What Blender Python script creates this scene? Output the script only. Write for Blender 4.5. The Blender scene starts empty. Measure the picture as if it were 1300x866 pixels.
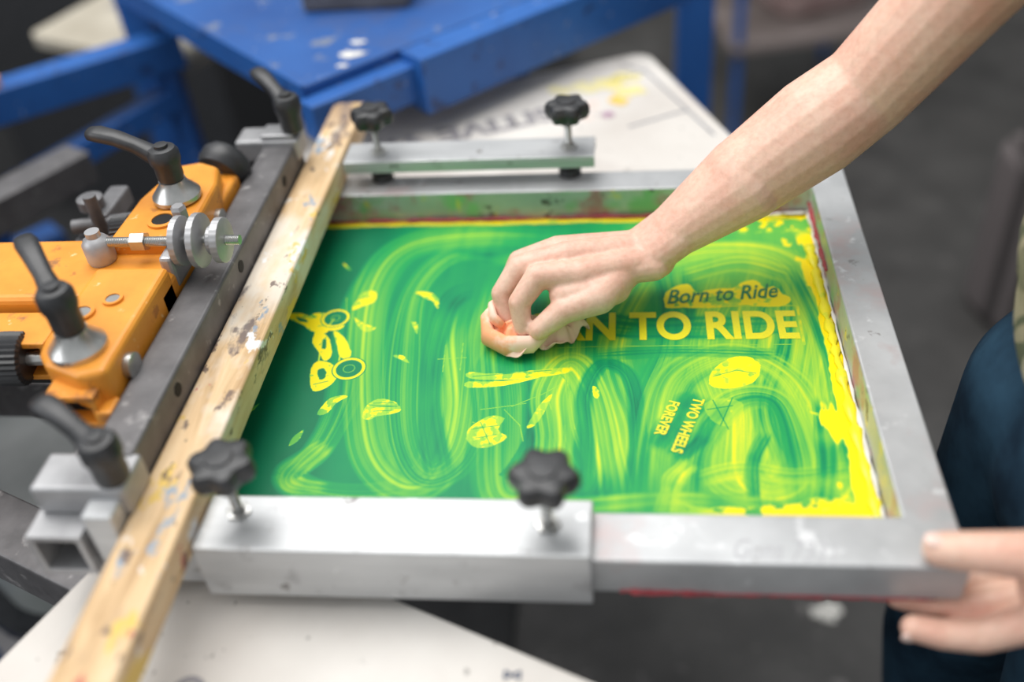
import bpy, math, random
import numpy as np
from mathutils import Vector, Matrix, Quaternion
random.seed(3); rng=np.random.RandomState(7)
sc=bpy.context.scene
try:
    sc.view_settings.view_transform='Standard'; sc.view_settings.look='None'
except Exception: pass
V=Vector
# ------------------------------------------------------------ camera
cx=V((.9925,.0894,-.0821)).normalized();cy=V((.0060,.6396,.7686)).normalized();cz=cx.cross(cy).normalized();cy=cz.cross(cx).normalized()
CP=V((.0994,-.6259,1.42))
cam=bpy.data.cameras.new("camera");camo=bpy.data.objects.new("camera",cam);sc.collection.objects.link(camo)
M=Matrix((( cx.x,cy.x,cz.x,CP.x),(cx.y,cy.y,cz.y,CP.y),(cx.z,cy.z,cz.z,CP.z),(0,0,0,1)))
camo.matrix_world=M; cam.lens=35; cam.sensor_width=36; cam.clip_start=.02
cam.dof.use_dof=True; cam.dof.focus_distance=.82; cam.dof.aperture_fstop=1.5
sc.camera=camo
MZ=.868   # height of the stretched mesh
def art(u,v,z=MZ):
    """digitised artwork coordinates -> metres on the stretched mesh plane"""
    a=(u-650)/1264;b=(433-v)/1264
    d=a*cx+b*cy-cz;t=(z-CP.z)/d.z;p=CP+d*t
    return (p.x,p.y)
# ------------------------------------------------------------ materials
def newmat(name):
    m=bpy.data.materials.new(name);m.use_nodes=True
    nt=m.node_tree;return m,nt,nt.nodes["Principled BSDF"]
def ramp(nt,stops,interp='LINEAR'):
    r=nt.nodes.new("ShaderNodeValToRGB");r.color_ramp.interpolation=interp
    e=r.color_ramp.elements
    while len(e)<len(stops): e.new(.5)
    for i,(p,c) in enumerate(stops):
        e[i].position=p;e[i].color=(c[0],c[1],c[2],1)
    return r
def coords(nt,scale=(1,1,1),kind="Object"):
    tc=nt.nodes.new("ShaderNodeTexCoord");mp=nt.nodes.new("ShaderNodeMapping")
    mp.inputs['Scale'].default_value=scale;nt.links.new(tc.outputs[kind],mp.inputs[0]);return mp
def noise(nt,vec,scale,detail=4,rough=.55,dist=0):
    n=nt.nodes.new("ShaderNodeTexNoise");n.inputs['Scale'].default_value=scale;n.inputs['Detail'].default_value=detail
    n.inputs['Roughness'].default_value=rough;n.inputs['Distortion'].default_value=dist
    nt.links.new(vec.outputs[0],n.inputs['Vector']);return n
def mix(nt,fac,a,b,mode='MIX'):
    m=nt.nodes.new("ShaderNodeMix");m.data_type='RGBA';m.blend_type=mode
    for s,val in ((0,fac),(6,a),(7,b)):
        if isinstance(val,(int,float)): m.inputs[s].default_value=val
        elif isinstance(val,tuple): m.inputs[s].default_value=(*val,1)
        else: nt.links.new(val,m.inputs[s])
    return m.outputs[2]
def bump(nt,bs,h,strength=.3,dist=.001):
    b=nt.nodes.new("ShaderNodeBump");b.inputs['Strength'].default_value=strength;b.inputs['Distance'].default_value=dist
    nt.links.new(h,b.inputs['Height']);nt.links.new(b.outputs[0],bs.inputs['Normal'])
def simple(name,c1,c2,scale=20,rough=.5,metal=0,bmp=.0,stretch=(1,1,1),spec=.5,lo=.35,hi=.65,bd=.001):
    m,nt,bs=newmat(name);mp=coords(nt,stretch);n=noise(nt,mp,scale)
    r=ramp(nt,[(lo,c1),(hi,c2)]);nt.links.new(n.outputs[0],r.inputs[0]);nt.links.new(r.outputs[0],bs.inputs['Base Color'])
    bs.inputs['Roughness'].default_value=rough;bs.inputs['Metallic'].default_value=metal;bs.inputs['Specular IOR Level'].default_value=spec
    if bmp: bump(nt,bs,n.outputs[0],bmp,bd)
    return m
def stained(name,c1,c2,stains,scale=12,rough=.4,metal=.0,stretch=(1,1,1),bmp=.1):
    m,nt,bs=newmat(name);mp=coords(nt,stretch);n=noise(nt,mp,scale,6)
    r=ramp(nt,[(.3,c1),(.7,c2)]);nt.links.new(n.outputs[0],r.inputs[0]);col=r.outputs[0]
    for i,(sc_,th,sw,c) in enumerate(stains):
        mp2=coords(nt,(1,1,1));mp2.inputs['Location'].default_value=(i*3.7,i*1.3,i*5.1)
        n2=noise(nt,mp2,sc_,5,.6);r2=ramp(nt,[(th,(0,0,0)),(min(th+sw,1),(1,1,1))]);nt.links.new(n2.outputs[0],r2.inputs[0])
        col=mix(nt,r2.outputs[0],col,c)
    nt.links.new(col,bs.inputs['Base Color'])
    bs.inputs['Roughness'].default_value=rough;bs.inputs['Metallic'].default_value=metal
    if bmp: bump(nt,bs,n.outputs[0],bmp)
    return m
alu=stained("aluminium_frame",(.40,.41,.42),(.58,.59,.60),[(9,.58,.08,(.50,.43,.43)),(26,.60,.06,(.70,.71,.72)),(60,.64,.05,(.32,.31,.31)),(14,.66,.04,(.50,.28,.29))],16,.40,.4,(1,1,1))
alu_in=stained("aluminium_inked",(.36,.39,.36),(.55,.57,.53),[(22,.50,.12,(.48,.22,.24)),(16,.54,.1,(.25,.48,.25)),(30,.60,.08,(.72,.6,.1)),(40,.62,.04,(.12,.1,.1))],14,.4,.3)
alu2=stained("aluminium_clamp",(.46,.47,.48),(.60,.61,.62),[(30,.60,.1,(.38,.38,.39)),(70,.65,.04,(.72,.73,.74)),(50,.65,.03,(.28,.27,.27))],9,.40,.45,(1,6,6),.06)
steel=simple("bright_steel",(.42,.42,.41),(.62,.62,.60),40,.3,.9,.05)
zinc=simple("zinc_casting",(.32,.32,.33),(.46,.46,.47),25,.45,.5,.1)
zdark=simple("dull_grey_casting",(.10,.10,.105),(.2,.2,.21),25,.5,.3,.1)
gsteel=stained("dark_primer_steel",(.10,.097,.10),(.165,.16,.165),[(60,.60,.1,(.3,.29,.29)),(12,.62,.1,(.08,.075,.08))],40,.5,.35)
black=simple("black_plastic",(.020,.021,.023),(.038,.039,.043),60,.42,0,.05)
dark=simple("hole_dark",(.006,.006,.006),(.012,.012,.012),10,.8)  # near-black; stands for shade inside openings, also colours the pupils
orange=stained("orange_enamel",(.72,.26,.025),(.82,.34,.04),[(45,.61,.06,(.5,.18,.03)),(80,.65,.05,(.88,.55,.25)),(20,.64,.05,(.35,.15,.05))],30,.4,0,bmp=.3)
blue=stained("blue_enamel",(.010,.065,.25),(.020,.11,.37),[(7,.50,.2,(.06,.08,.17)),(20,.60,.05,(.16,.19,.26)),(45,.70,.03,(.6,.65,.7))],6,.5,0)
blue2=stained("blue_enamel_plain",(.012,.080,.30),(.022,.125,.42),[(40,.60,.08,(.015,.04,.14)),(90,.66,.04,(.3,.3,.32))],6,.45,0)
platen_m=stained("platen_board",(.57,.53,.49),(.71,.68,.64),[(5,.56,.2,(.50,.45,.42)),(14,.65,.04,(.72,.58,.52)),(90,.67,.03,(.3,.28,.26))],7,.6,0)
wood_m,nt,bs=newmat("stained_wood")
mp=coords(nt,(22,2.2,22));n=noise(nt,mp,3,6,.6,.4)
r=ramp(nt,[(.3,(.42,.26,.12)),(.48,(.68,.47,.26)),(.7,(.82,.64,.41))]);nt.links.new(n.outputs[0],r.inputs[0]);col=r.outputs[0]
for i,(s_,th,sw,c) in enumerate([(10,.52,.10,(.78,.71,.61)),(9,.58,.05,(.42,.28,.16)),(18,.60,.05,(.13,.10,.10)),(24,.59,.03,(.22,.33,.45)),(30,.60,.03,(.86,.86,.86)),(21,.61,.03,(.72,.48,.08)),(70,.61,.04,(.12,.08,.07)),(40,.66,.02,(.5,.1,.08))]):
    mp2=coords(nt,(1,.5,1));mp2.inputs['Location'].default_value=(i*2.1,i*4.3,1.1*i)
    n2=noise(nt,mp2,s_,5,.62);r2=ramp(nt,[(th,(0,0,0)),(th+sw,(.85,.85,.85))]);nt.links.new(n2.outputs[0],r2.inputs[0]);col=mix(nt,r2.outputs[0],col,c)
nt.links.new(col,bs.inputs['Base Color']);bs.inputs['Roughness'].default_value=.6;bump(nt,bs,n.outputs[0],.3,.001)
floor_m=stained("concrete_floor",(.038,.036,.035),(.080,.076,.073),[(3,.55,.2,(.11,.105,.10)),(25,.64,.05,(.16,.15,.145)),(1.2,.55,.2,(.045,.042,.04)),(60,.66,.04,(.2,.19,.18))],7,.6,0,bmp=.2)
dark_sheet_m=simple("floor_darkening_black",(.008,.008,.009),(.020,.020,.021),20,.8)  # near-black for the added sheet on the floor
wall_m=simple("painted_wall",(.45,.45,.43),(.55,.54,.52),3,.8)
def skinmat(name,base,red):
    m,nt,bs=newmat(name);mp=coords(nt);n=noise(nt,mp,28,5,.6);n2=noise(nt,mp,220,3)
    r=ramp(nt,[(.35,base),(.7,red)]);nt.links.new(n.outputs[0],r.inputs[0])
    r2=ramp(nt,[(.3,(.9,.86,.84)),(.6,(1,1,1))]);nt.links.new(n2.outputs[0],r2.inputs[0])
    nt.links.new(mix(nt,1.0,r.outputs[0],r2.outputs[0],'MULTIPLY'),bs.inputs['Base Color'])
    bs.inputs['Roughness'].default_value=.48
    bs.inputs['Subsurface Weight'].default_value=.12;bs.inputs['Subsurface Radius'].default_value=(.01,.004,.002);bs.inputs['Subsurface Scale'].default_value=.6
    bump(nt,bs,n2.outputs[0],.35,.0007);return m
skin=skinmat("skin",(.79,.54,.42),(.76,.42,.32))
nail=simple("fingernail",(.84,.58,.50),(.86,.66,.58),60,.25)
jeans=simple("denim",(.007,.022,.042),(.022,.06,.10),18,.85,0,.4,(1,1,1),.2)
camo_m,nt,bs=newmat("camouflage_cloth");mp=coords(nt);n=noise(nt,mp,11,3,.5,.6)
r=ramp(nt,[(0,(.05,.055,.035)),(.42,(.16,.15,.09)),(.5,(.30,.26,.17)),(.58,(.09,.10,.055)),(.66,(.42,.38,.28))],'CONSTANT');nt.links.new(n.outputs[0],r.inputs[0]);nt.links.new(r.outputs[0],bs.inputs['Base Color']);bs.inputs['Roughness'].default_value=.9
hair_m=simple("brown_hair",(.05,.028,.015),(.11,.06,.03),120,.6,0,.4,(1,1,.15))
boot_m=simple("boot_leather",(.03,.02,.015),(.06,.04,.03),30,.5)
white_m=simple("eye_white",(.8,.8,.8),(.85,.85,.85),10,.3)
# ------------------------------------------------------------ helpers
def link(o,parent=None):
    sc.collection.objects.link(o)
    if parent is not None: o.parent=parent
    return o
def empty(name):
    e=bpy.data.objects.new(name,None);e.empty_display_size=.05;sc.collection.objects.link(e);return e
def mobj(name,vs,fs,mat,parent=None,smooth=False,bev=0,seg=2):
    me=bpy.data.meshes.new(name);me.from_pydata([tuple(v) for v in vs],[],fs);me.validate();me.update()
    if mat: me.materials.append(mat)
    o=bpy.data.objects.new(name,me);link(o,parent)
    if smooth:
        for p in me.polygons:p.use_smooth=True
    if bev:
        b=o.modifiers.new("b","BEVEL");b.width=bev;b.segments=seg;b.limit_method='ANGLE';b.angle_limit=.6
    return o
def prism(name,outl,z0,z1,mat,parent=None,bev=.001,seg=2):
    n=len(outl);vs=[(x,y,z0) for x,y in outl]+[(x,y,z1) for x,y in outl]
    fs=[tuple(range(n-1,-1,-1)),tuple(range(n,2*n))]+[(i,(i+1)%n,n+(i+1)%n,n+i) for i in range(n)]
    return mobj(name,vs,fs,mat,parent,False,bev,seg)
def box(name,x0,x1,y0,y1,z0,z1,mat,parent=None,bev=.001,seg=2):
    return prism(name,[(x0,y0),(x1,y0),(x1,y1),(x0,y1)],z0,z1,mat,parent,bev,seg)
def beam(name,p0,p1,w,h,mat,parent=None,bev=.002):
    p0=V(p0);p1=V(p1);a=(p1-p0).normalized();up=V((0,0,1)) if abs(a.z)<.95 else V((0,1,0))
    s=a.cross(up).normalized();u=s.cross(a).normalized();vs=[]
    for p in (p0,p1):
        for i,j in ((-1,-1),(1,-1),(1,1),(-1,1)): vs.append(p+s*(i*w/2)+u*(j*h/2))
    return mobj(name,vs,[(3,2,1,0),(4,5,6,7),(0,1,5,4),(1,2,6,5),(2,3,7,6),(3,0,4,7)],mat,parent,False,bev)
def rrect(cxy,w,h,ang,r,n=6):
    out=[]
    for sx,sy,a0 in ((1,1,0),(-1,1,90),(-1,-1,180),(1,-1,270)):
        for k in range(n+1):
            a=math.radians(a0+90*k/n);out.append((sx*(w/2-r)+r*math.cos(a),sy*(h/2-r)+r*math.sin(a)))
    c,s=math.cos(ang),math.sin(ang)
    return [(cxy[0]+x*c-y*s,cxy[1]+x*s+y*c) for x,y in out]
def lathe(name,prof,loc,mat,parent=None,axis=(0,0,1),seg=32,rf=None,smooth=True,bev=0):
    q=V((0,0,1)).rotation_difference(V(axis).normalized());vs=[];fs=[];loc=V(loc);n=len(prof)
    for (r,z) in prof:
        for k in range(seg):
            a=2*math.pi*k/seg;rr=r*(rf(a,r) if rf else 1)
            vs.append(loc+q@V((rr*math.cos(a),rr*math.sin(a),z)))
    for i in range(n-1):
        for k in range(seg):
            k2=(k+1)%seg;fs.append((i*seg+k,i*seg+k2,(i+1)*seg+k2,(i+1)*seg+k))
    fs.append(tuple(range(seg-1,-1,-1)));fs.append(tuple((n-1)*seg+k for k in range(seg)))
    o=mobj(name,vs,fs,mat,parent,smooth)
    if smooth:
        e=o.modifiers.new("es","EDGE_SPLIT");e.split_angle=math.radians(38)
    return o
def loft(name,pts,rad,mat,parent=None,up=(0,0,1),seg=16,power=2.6):
    vs=[];fs=[];pts=[V(p) for p in pts];n=len(pts)
    for i,p in enumerate(pts):
        a=(pts[min(i+1,n-1)]-pts[max(i-1,0)]).normalized();s=a.cross(V(up)).normalized();u=s.cross(a).normalized()
        for k in range(seg):
            t=2*math.pi*k/seg;c,s_=math.cos(t),math.sin(t)
            x=math.copysign(abs(c)**(2/power),c)*rad[i][0];y=math.copysign(abs(s_)**(2/power),s_)*rad[i][1]
            vs.append(p+s*x+u*y)
    for i in range(n-1):
        for k in range(seg):
            k2=(k+1)%seg;fs.append((i*seg+k,i*seg+k2,(i+1)*seg+k2,(i+1)*seg+k))
    fs.append(tuple(range(seg-1,-1,-1)));fs.append(tuple((n-1)*seg+k for k in range(seg)))
    return mobj(name,vs,fs,mat,parent,True)
def blob(name,caps,voxel,iters,mat,parent=None,ells=(),seg=20):
    """one continuous surface from tapered limb segments, fused by voxel remeshing"""
    vs=[];fs=[]
    def add(prof,org,a,u,v,fu,fv):
        b=len(vs)
        for (r,z) in prof:
            for k in range(seg):
                t=2*math.pi*k/seg;vs.append(org+a*z+u*(r*fu*math.cos(t))+v*(r*fv*math.sin(t)))
        n=len(prof)
        for i in range(n-1):
            for k in range(seg):
                k2=(k+1)%seg;fs.append((b+i*seg+k,b+i*seg+k2,b+(i+1)*seg+k2,b+(i+1)*seg+k))
        fs.append(tuple(b+k for k in range(seg-1,-1,-1)));fs.append(tuple(b+(n-1)*seg+k for k in range(seg)))
    for c in caps:
        p0,r0,p1,r1=V(c[0]),c[1],V(c[2]),c[3]
        wide=V(c[4]) if len(c)>4 and c[4] else None;fu=c[5] if len(c)>5 else 1;fv=c[6] if len(c)>6 else 1
        a=p1-p0;L=a.length;a=a.normalized()
        if wide is None: wide=V((0,0,1)) if abs(a.z)<.9 else V((0,1,0))
        u=(wide-a*wide.dot(a)).normalized();v=a.cross(u)
        prof=[];K=7
        for i in range(K): 
            t=math.pi/2*(i+.15)/K;prof.append((r0*math.sin(t),-r0*math.cos(t)))
        prof.append((r0,0));prof.append((r1,L))
        for i in range(1,K+1):
            t=math.pi/2*(i-.15)/K;prof.append((r1*math.cos(t),L+r1*math.sin(t)))
        add(prof,p0,a,u,v,fu,fv)
    for (c,rx,ry,rz) in ells:
        K=14;prof=[(math.sin(math.pi*(i+.2)/(K+.4-1)) if 0<i<K-1 else .12,-math.cos(math.pi*i/(K-1))) for i in range(K)]
        b=len(vs)
        add(prof,V((0,0,0)),V((0,0,1)),V((1,0,0)),V((0,1,0)),1,1)
        for i in range(b,len(vs)):
            p=vs[i];vs[i]=V((c[0]+p.x*rx,c[1]+p.y*ry,c[2]+p.z*rz))
    o=mobj(name,vs,fs,mat,parent,True)
    m=o.modifiers.new("r","REMESH");m.mode='VOXEL';m.voxel_size=voxel;m.use_smooth_shade=True
    m=o.modifiers.new("s","SMOOTH");m.factor=.5;m.iterations=iters
    return o
def sphere(name,c,r,mat,parent=None,scale=(1,1,1)):
    K=12;o=lathe(name,[(r*max(math.sin(math.pi*i/K),.01),-r*math.cos(math.pi*i/K)) for i in range(K+1)],(0,0,0),mat,parent,seg=20)
    o.location=c;o.scale=scale;return o
# ------------------------------------------------------------ room
prism("floor",[(-5,-4),(5,-4),(5,6),(-5,6)],-.05,0,floor_m,None,0)
box("wall_back",-5,5,6,6.1,0,4,wall_m,None,0);box("wall_left",-5.1,-5,-4,6,0,4,wall_m,None,0);box("wall_right",5,5.1,-4,6,0,4,wall_m,None,0)
prism("dark_floor_sheet",rrect((-1.55,1.1),2.9,3.4,0,.05),.0005,.012,dark_sheet_m,None,.003)  # added dark sheet; blackens the floor around the press
# ------------------------------------------------------------ printing screen
scr=empty("printing_screen")
X0,X1,Y0,Y1=-.275,.306,-.222,.271;x0,x1,y0,y1=-.240,.272,-.181,.235
vs=[];
for z in (.867,.900):
    vs+=[(X0,Y0,z),(X1,Y0,z),(X1,Y1,z),(X0,Y1,z),(x0,y0,z),(x1,y0,z),(x1,y1,z),(x0,y1,z)]
fs=[]
for i in range(4):
    j=(i+1)%4
    fs+=[(8+i,8+j,12+j,12+i),(i,4+i,4+j,j),(i,j,8+j,8+i),(4+i,12+i,12+j,4+j)]
fr=mobj("frame",vs,fs,alu,scr,False,.0018,3);fr.data.materials.append(alu_in)
for i,p in enumerate(fr.data.polygons):
    if i%4==3: p.material_index=1
for nme,(a,b) in {"weld_1":((x1,y1),(X1,Y1)),"weld_2":((x1,y0),(X1,Y0))}.items():
    beam(nme,(a[0],a[1],.9001),(b[0],b[1],.9001),.0008,.0004,alu,scr,0)
# ink layer : wiped emulsion computed as a coverage attribute
nx,ny=1150,930
gx=np.linspace(x0+.0005,x1-.0005,nx);gy=np.linspace(y0+.0005,y1-.0005,ny)
GX,GY=np.meshgrid(gx,gy)
def sm(t): t=np.clip(t,0,1);return t*t*(3-2*t)
def vnoise(X,Y,f,seed):
    r=np.random.RandomState(seed);T=r.rand(64,64);u=X*f+100;v=Y*f+100;i=np.floor(u).astype(int);j=np.floor(v).astype(int)
    fu=sm(u-i);fv=sm(v-j);g=lambda a,b:T[a%64,b%64]
    return (g(i,j)*(1-fu)+g(i+1,j)*fu)*(1-fv)+(g(i,j+1)*(1-fu)+g(i+1,j+1)*fu)*fv
def fbm(X,Y,f,seed,o=4):
    s=0;a=.5
    for k in range(o): s=s+a*vnoise(X,Y,f*2**k,seed+k);a*=.5
    return s/(1-.5**o)
ink=.02+.13*sm((GX+.16)/.04)+.26*sm((GX-.02)/.14)+.16*(fbm(GX,GY,12,1)-.5)
ink=np.clip(ink,0,1)
def noise1(n,seed,f):
    r=np.random.RandomState(seed);k=np.linspace(0,f,n);T=r.rand(int(f)+3);i=np.floor(k).astype(int);t=sm(k-i);return T[i]*(1-t)+T[i+1]*t
def stroke(pts,width,level,amp,alpha=.85,seed=0):
    P=np.array([art(*p) for p in pts]);P=np.vstack([2*P[0]-P[1],P,2*P[-1]-P[-2]])
    out=[]
    for i in range(1,len(P)-2):
        t=np.linspace(0,1,300,endpoint=False)[:,None];a,b,c,d=P[i-1],P[i],P[i+1],P[i+2]
        out.append(.5*((2*b)+(-a+c)*t+(2*a-5*b+4*c-d)*t**2+(-a+3*b-3*c+d)*t**3))
    S=np.vstack(out);seg=np.linalg.norm(np.diff(S,axis=0),axis=1);L=np.concatenate([[0],np.cumsum(seg)])
    n=int(L[-1]/.00022)+2;l=np.linspace(0,L[-1],n);S=np.stack([np.interp(l,L,S[:,0]),np.interp(l,L,S[:,1])],1)
    T=np.gradient(S,axis=0);T/=np.linalg.norm(T,axis=1)[:,None]+1e-9;N=np.stack([-T[:,1],T[:,0]],1)
    m=int(width*1.3/.00022)+2;w=np.linspace(-1,1,m)
    st=.42*noise1(m,seed*7+1,4+width*60)+.32*noise1(m,seed*7+2,20)+.26*noise1(m,seed*7+3,58)
    st=np.clip((st-.5)*2.9,-1,1)
    val=level+amp*st
    al=alpha*(1-np.abs(w)**5)*(.4+.6*noise1(m,seed*7+4,14))
    wob=.75+.5*noise1(n,seed+40,5)
    env=sm(np.linspace(0,1,n)/.15)*sm(np.linspace(1,0,n)/.15)
    px=S[:,None,0]+N[:,None,0]*w[None]*width/2*wob[:,None];py=S[:,None,1]+N[:,None,1]*w[None]*width/2*wob[:,None]
    ix=np.round((px-gx[0])/(gx[1]-gx[0])).astype(int);iy=np.round((py-gy[0])/(gy[1]-gy[0])).astype(int)
    A=al[None]*env[:,None];Vv=np.broadcast_to(val[None],A.shape)+ (noise1(n,seed+90,8)[:,None]-.5)*.30
    ok=(ix>=0)&(ix<nx)&(iy>=0)&(iy<ny)
    ii=iy[ok],ix[ok];old=ink[ii];new=old*(1-A[ok])+Vv[ok]*A[ok];ink[ii]=new
S=[([(490,318),(448,392),(436,500),(404,570),(366,602),(400,626),(470,632),(560,620)],.036,.36,.24),
   ([(420,560),(385,590),(372,612),(420,622)],.020,.62,.2),
   ([(740,304),(610,300),(520,314),(478,360),(464,450),(470,562),(508,612),(550,600),(575,520),(570,420),(590,350)],.046,.56,.30),
   ([(660,325),(580,322),(528,370),(512,470),(515,560),(545,604),(590,570),(605,480),(610,390)],.034,.44,.30),
   ([(612,365),(575,380),(552,440),(546,520),(556,590),(566,620)],.026,.09,.12),
   ([(618,630),(628,500),(640,450),(700,430)],.040,.06,.10)]
k=0
for c in (652,705,748,806,868,915,972,1020,1062):
    j=lambda s:random.uniform(-s,s)
    S.append(([(c+j(18),335+j(20)),(c-14+j(20),430+j(15)),(c-18+j(18),530+j(15)),(c+j(12),608+j(14)),(c+26+j(12),618+j(12)),(c+40+j(16),530+j(15)),(c+38+j(16),430+j(15)),(c+52+j(18),335+j(14))][:random.choice((4,8,8,6))],random.uniform(.026,.050),(.14 if k%3==1 else .56)+.0003*(c-640),.32));k+=1
S+=[([(690,655),(703,560),(700,500),(725,462),(752,500),(768,580),(775,650)],.036,.60,.30),
    ([(738,655),(745,560),(742,500),(765,462),(800,480),(812,560),(800,650)],.018,.12,.14),
    ([(830,650),(838,560),(860,480),(930,450),(1000,480),(1040,560),(1060,650)],.044,.66,.30),
    ([(800,340),(900,318),(990,330),(1035,400),(1060,500),(1072,620)],.040,.64,.28),
    ([(860,350),(940,332),(1010,350)],.034,.60,.28),
    ([(880,650),(890,570),(930,510),(985,510),(1010,580),(1015,650)],.030,.50,.32),
    ([(1000,330),(1045,430),(1070,540),(1085,640)],.013,.18,.12),
    ([(845,655),(856,610),(880,585)],.020,.66,.2),
    ([(880,612),(940,598),(1010,606),(1090,596)],.020,.58,.25),
    ([(960,655),(955,590),(975,545)],.014,.18,.2),
    ([(1045,655),(1050,580),(1040,500)],.018,.24,.2),
    ([(660,635),(740,642),(860,634),(1000,642)],.018,.46,.2),
    ([(560,322),(700,335),(800,350)],.026,.22,.15),
    ([(900,500),(872,540),(838,580)],.042,.12,.12),
    ([(735,402),(800,415),(900,415),(1010,412)],.032,.08,.10),
    ([(830,374),(900,378),(1000,372)],.020,.14,.1),
    ([(740,452),(860,446),(1000,450)],.016,.26,.2)]
for i,(p,w,l,a) in enumerate(S): stroke(p,w,l,a,.95,i+1)
pad=np.pad(ink,1,mode='edge');ink=(pad[:-2,1:-1]+pad[2:,1:-1]+pad[1:-1,:-2]+pad[1:-1,2:]+2*ink)/6
ink=ink+.12*(fbm(GX*3.2,GY*.5,40,11,3)-.5)*sm((GX+.15)/.1)
nz=fbm(GX,GY,70,21);nz2=fbm(GX,GY,22,31);nz3=fbm(GX,GY,160,41,3)
def smooth_poly(px):
    P=[V(art(*p)) for p in px];n=len(P);P2=[]
    for i in range(n):
        p0,p1,p2,p3=[P[(i+q)%n] for q in (-1,0,1,2)]
        for t in (0,.33,.66): P2.append(.5*((2*p1)+(-p0+p2)*t+(2*p0-5*p1+4*p2-p3)*t*t+(-p0+3*p1-3*p2+p3)*t**3))
    return P2
def fill(px,val=.97,wear=.25,rag=1.0):
    global ink
    P=smooth_poly(px);xs=[p.x for p in P];ys=[p.y for p in P]
    i0,i1=np.searchsorted(gx,[min(xs)-.002,max(xs)+.002]);j0,j1=np.searchsorted(gy,[min(ys)-.002,max(ys)+.002])
    if i1<=i0 or j1<=j0:return
    acc=0
    wx=(nz[j0:j1,i0:i1]-.5)*.0022*rag+(nz3[j0:j1,i0:i1]-.5)*.0015*rag;wy=(nz2[j0:j1,i0:i1]-.5)*.0022*rag+(nz3[j0:j1,i0:i1]-.5)*.0012*rag
    for dx,dy in ((-.00015,-.00015),(.00015,-.00015),(-.00015,.00015),(.00015,.00015)):
        X=GX[j0:j1,i0:i1]+dx+wx;Y=GY[j0:j1,i0:i1]+dy+wy;ins=np.zeros(X.shape,bool)
        for a in range(len(P)):
            b=(a+1)%len(P);c=((P[a].y>Y)!=(P[b].y>Y))
            if abs(P[b].y-P[a].y)>1e-12: ins^=c&(X<(P[b].x-P[a].x)*(Y-P[a].y)/(P[b].y-P[a].y)+P[a].x)
        acc=acc+ins/4
    wv=1-.55*sm((nz3[j0:j1,i0:i1]*.5+nz2[j0:j1,i0:i1]*.5-(1-wear*1.5))/.08)
    m_=acc*wv;ink[j0:j1,i0:i1]=ink[j0:j1,i0:i1]*(1-m_)+val*m_
def dline(px,w,val=.8,closed=False):
    global ink
    P=[V(art(*p)) for p in px];n=len(P)
    for i in range(n if closed else n-1):
        a=P[i];b=P[(i+1)%n];i0,i1=np.searchsorted(gx,[min(a.x,b.x)-.003,max(a.x,b.x)+.003]);j0,j1=np.searchsorted(gy,[min(a.y,b.y)-.003,max(a.y,b.y)+.003])
        X=GX[j0:j1,i0:i1];Y=GY[j0:j1,i0:i1];d=b-a;L2=max(d.length_squared,1e-12)
        t=np.clip(((X-a.x)*d.x+(Y-a.y)*d.y)/L2,0,1);D=np.hypot(X-a.x-t*d.x,Y-a.y-t*d.y)
        m_=np.clip((w/2+.0003-D)/.0004,0,1)*(.6+.4*nz3[j0:j1,i0:i1]);ink[j0:j1,i0:i1]=np.maximum(ink[j0:j1,i0:i1],val*m_) if val>.3 else ink[j0:j1,i0:i1]*(1-m_)+val*m_
def dring(c,ru,w,val=.97,inner=None):
    global ink
    C=art(*c);D=np.hypot(GX-C[0],GY-C[1])
    if inner is not None:
        m_=np.clip((ru+w*.9-D)/.0004,0,1);ink=ink*(1-m_)+inner*m_
    m_=np.clip((w/2+.0002-np.abs(D-ru))/.0004,0,1);ink=ink*(1-m_)+val*m_
# motorbike stencil : tank, frame tubes, engine, two wheels
fill([(350,394),(366,398),(380,397),(396,402),(410,408),(418,418),(410,424),(396,420),(380,410),(364,403)])
fill([(394,400),(412,397),(430,404),(436,414),(424,420),(404,416)])
fill([(402,420),(412,424),(420,438),(420,452),(412,458),(404,446),(396,434)])
fill([(424,420),(438,430),(446,446),(440,458),(430,450),(428,438)])
fill([(398,462),(410,458),(424,464),(430,474),(422,486),(410,494),(396,496),(394,480)])
for g in ([(404,470),(412,468),(414,478),(406,482)],[(408,432),(413,432),(414,442),(409,442)],[(376,402),(388,405),(390,409),(380,407)]): fill(g,.08,.1)
for q in ([(398,488),(416,484)],[(404,414),(424,412)],[(414,428),(406,438)]): dline(q,.0007,.08)
dline([(410,424),(404,462),(396,486)],.0014,.97);dline([(424,422),(432,450),(428,470)],.0014,.97)
dring((426,404),.0118,.0026,.97,.10);dring((426,404),.0040,.0006,.7)
dring((443,468),.0128,.0028,.97,.10);dring((443,468),.0050,.0006,.7)
dline([(424,405),(410,424)],.0012,.97)
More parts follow.
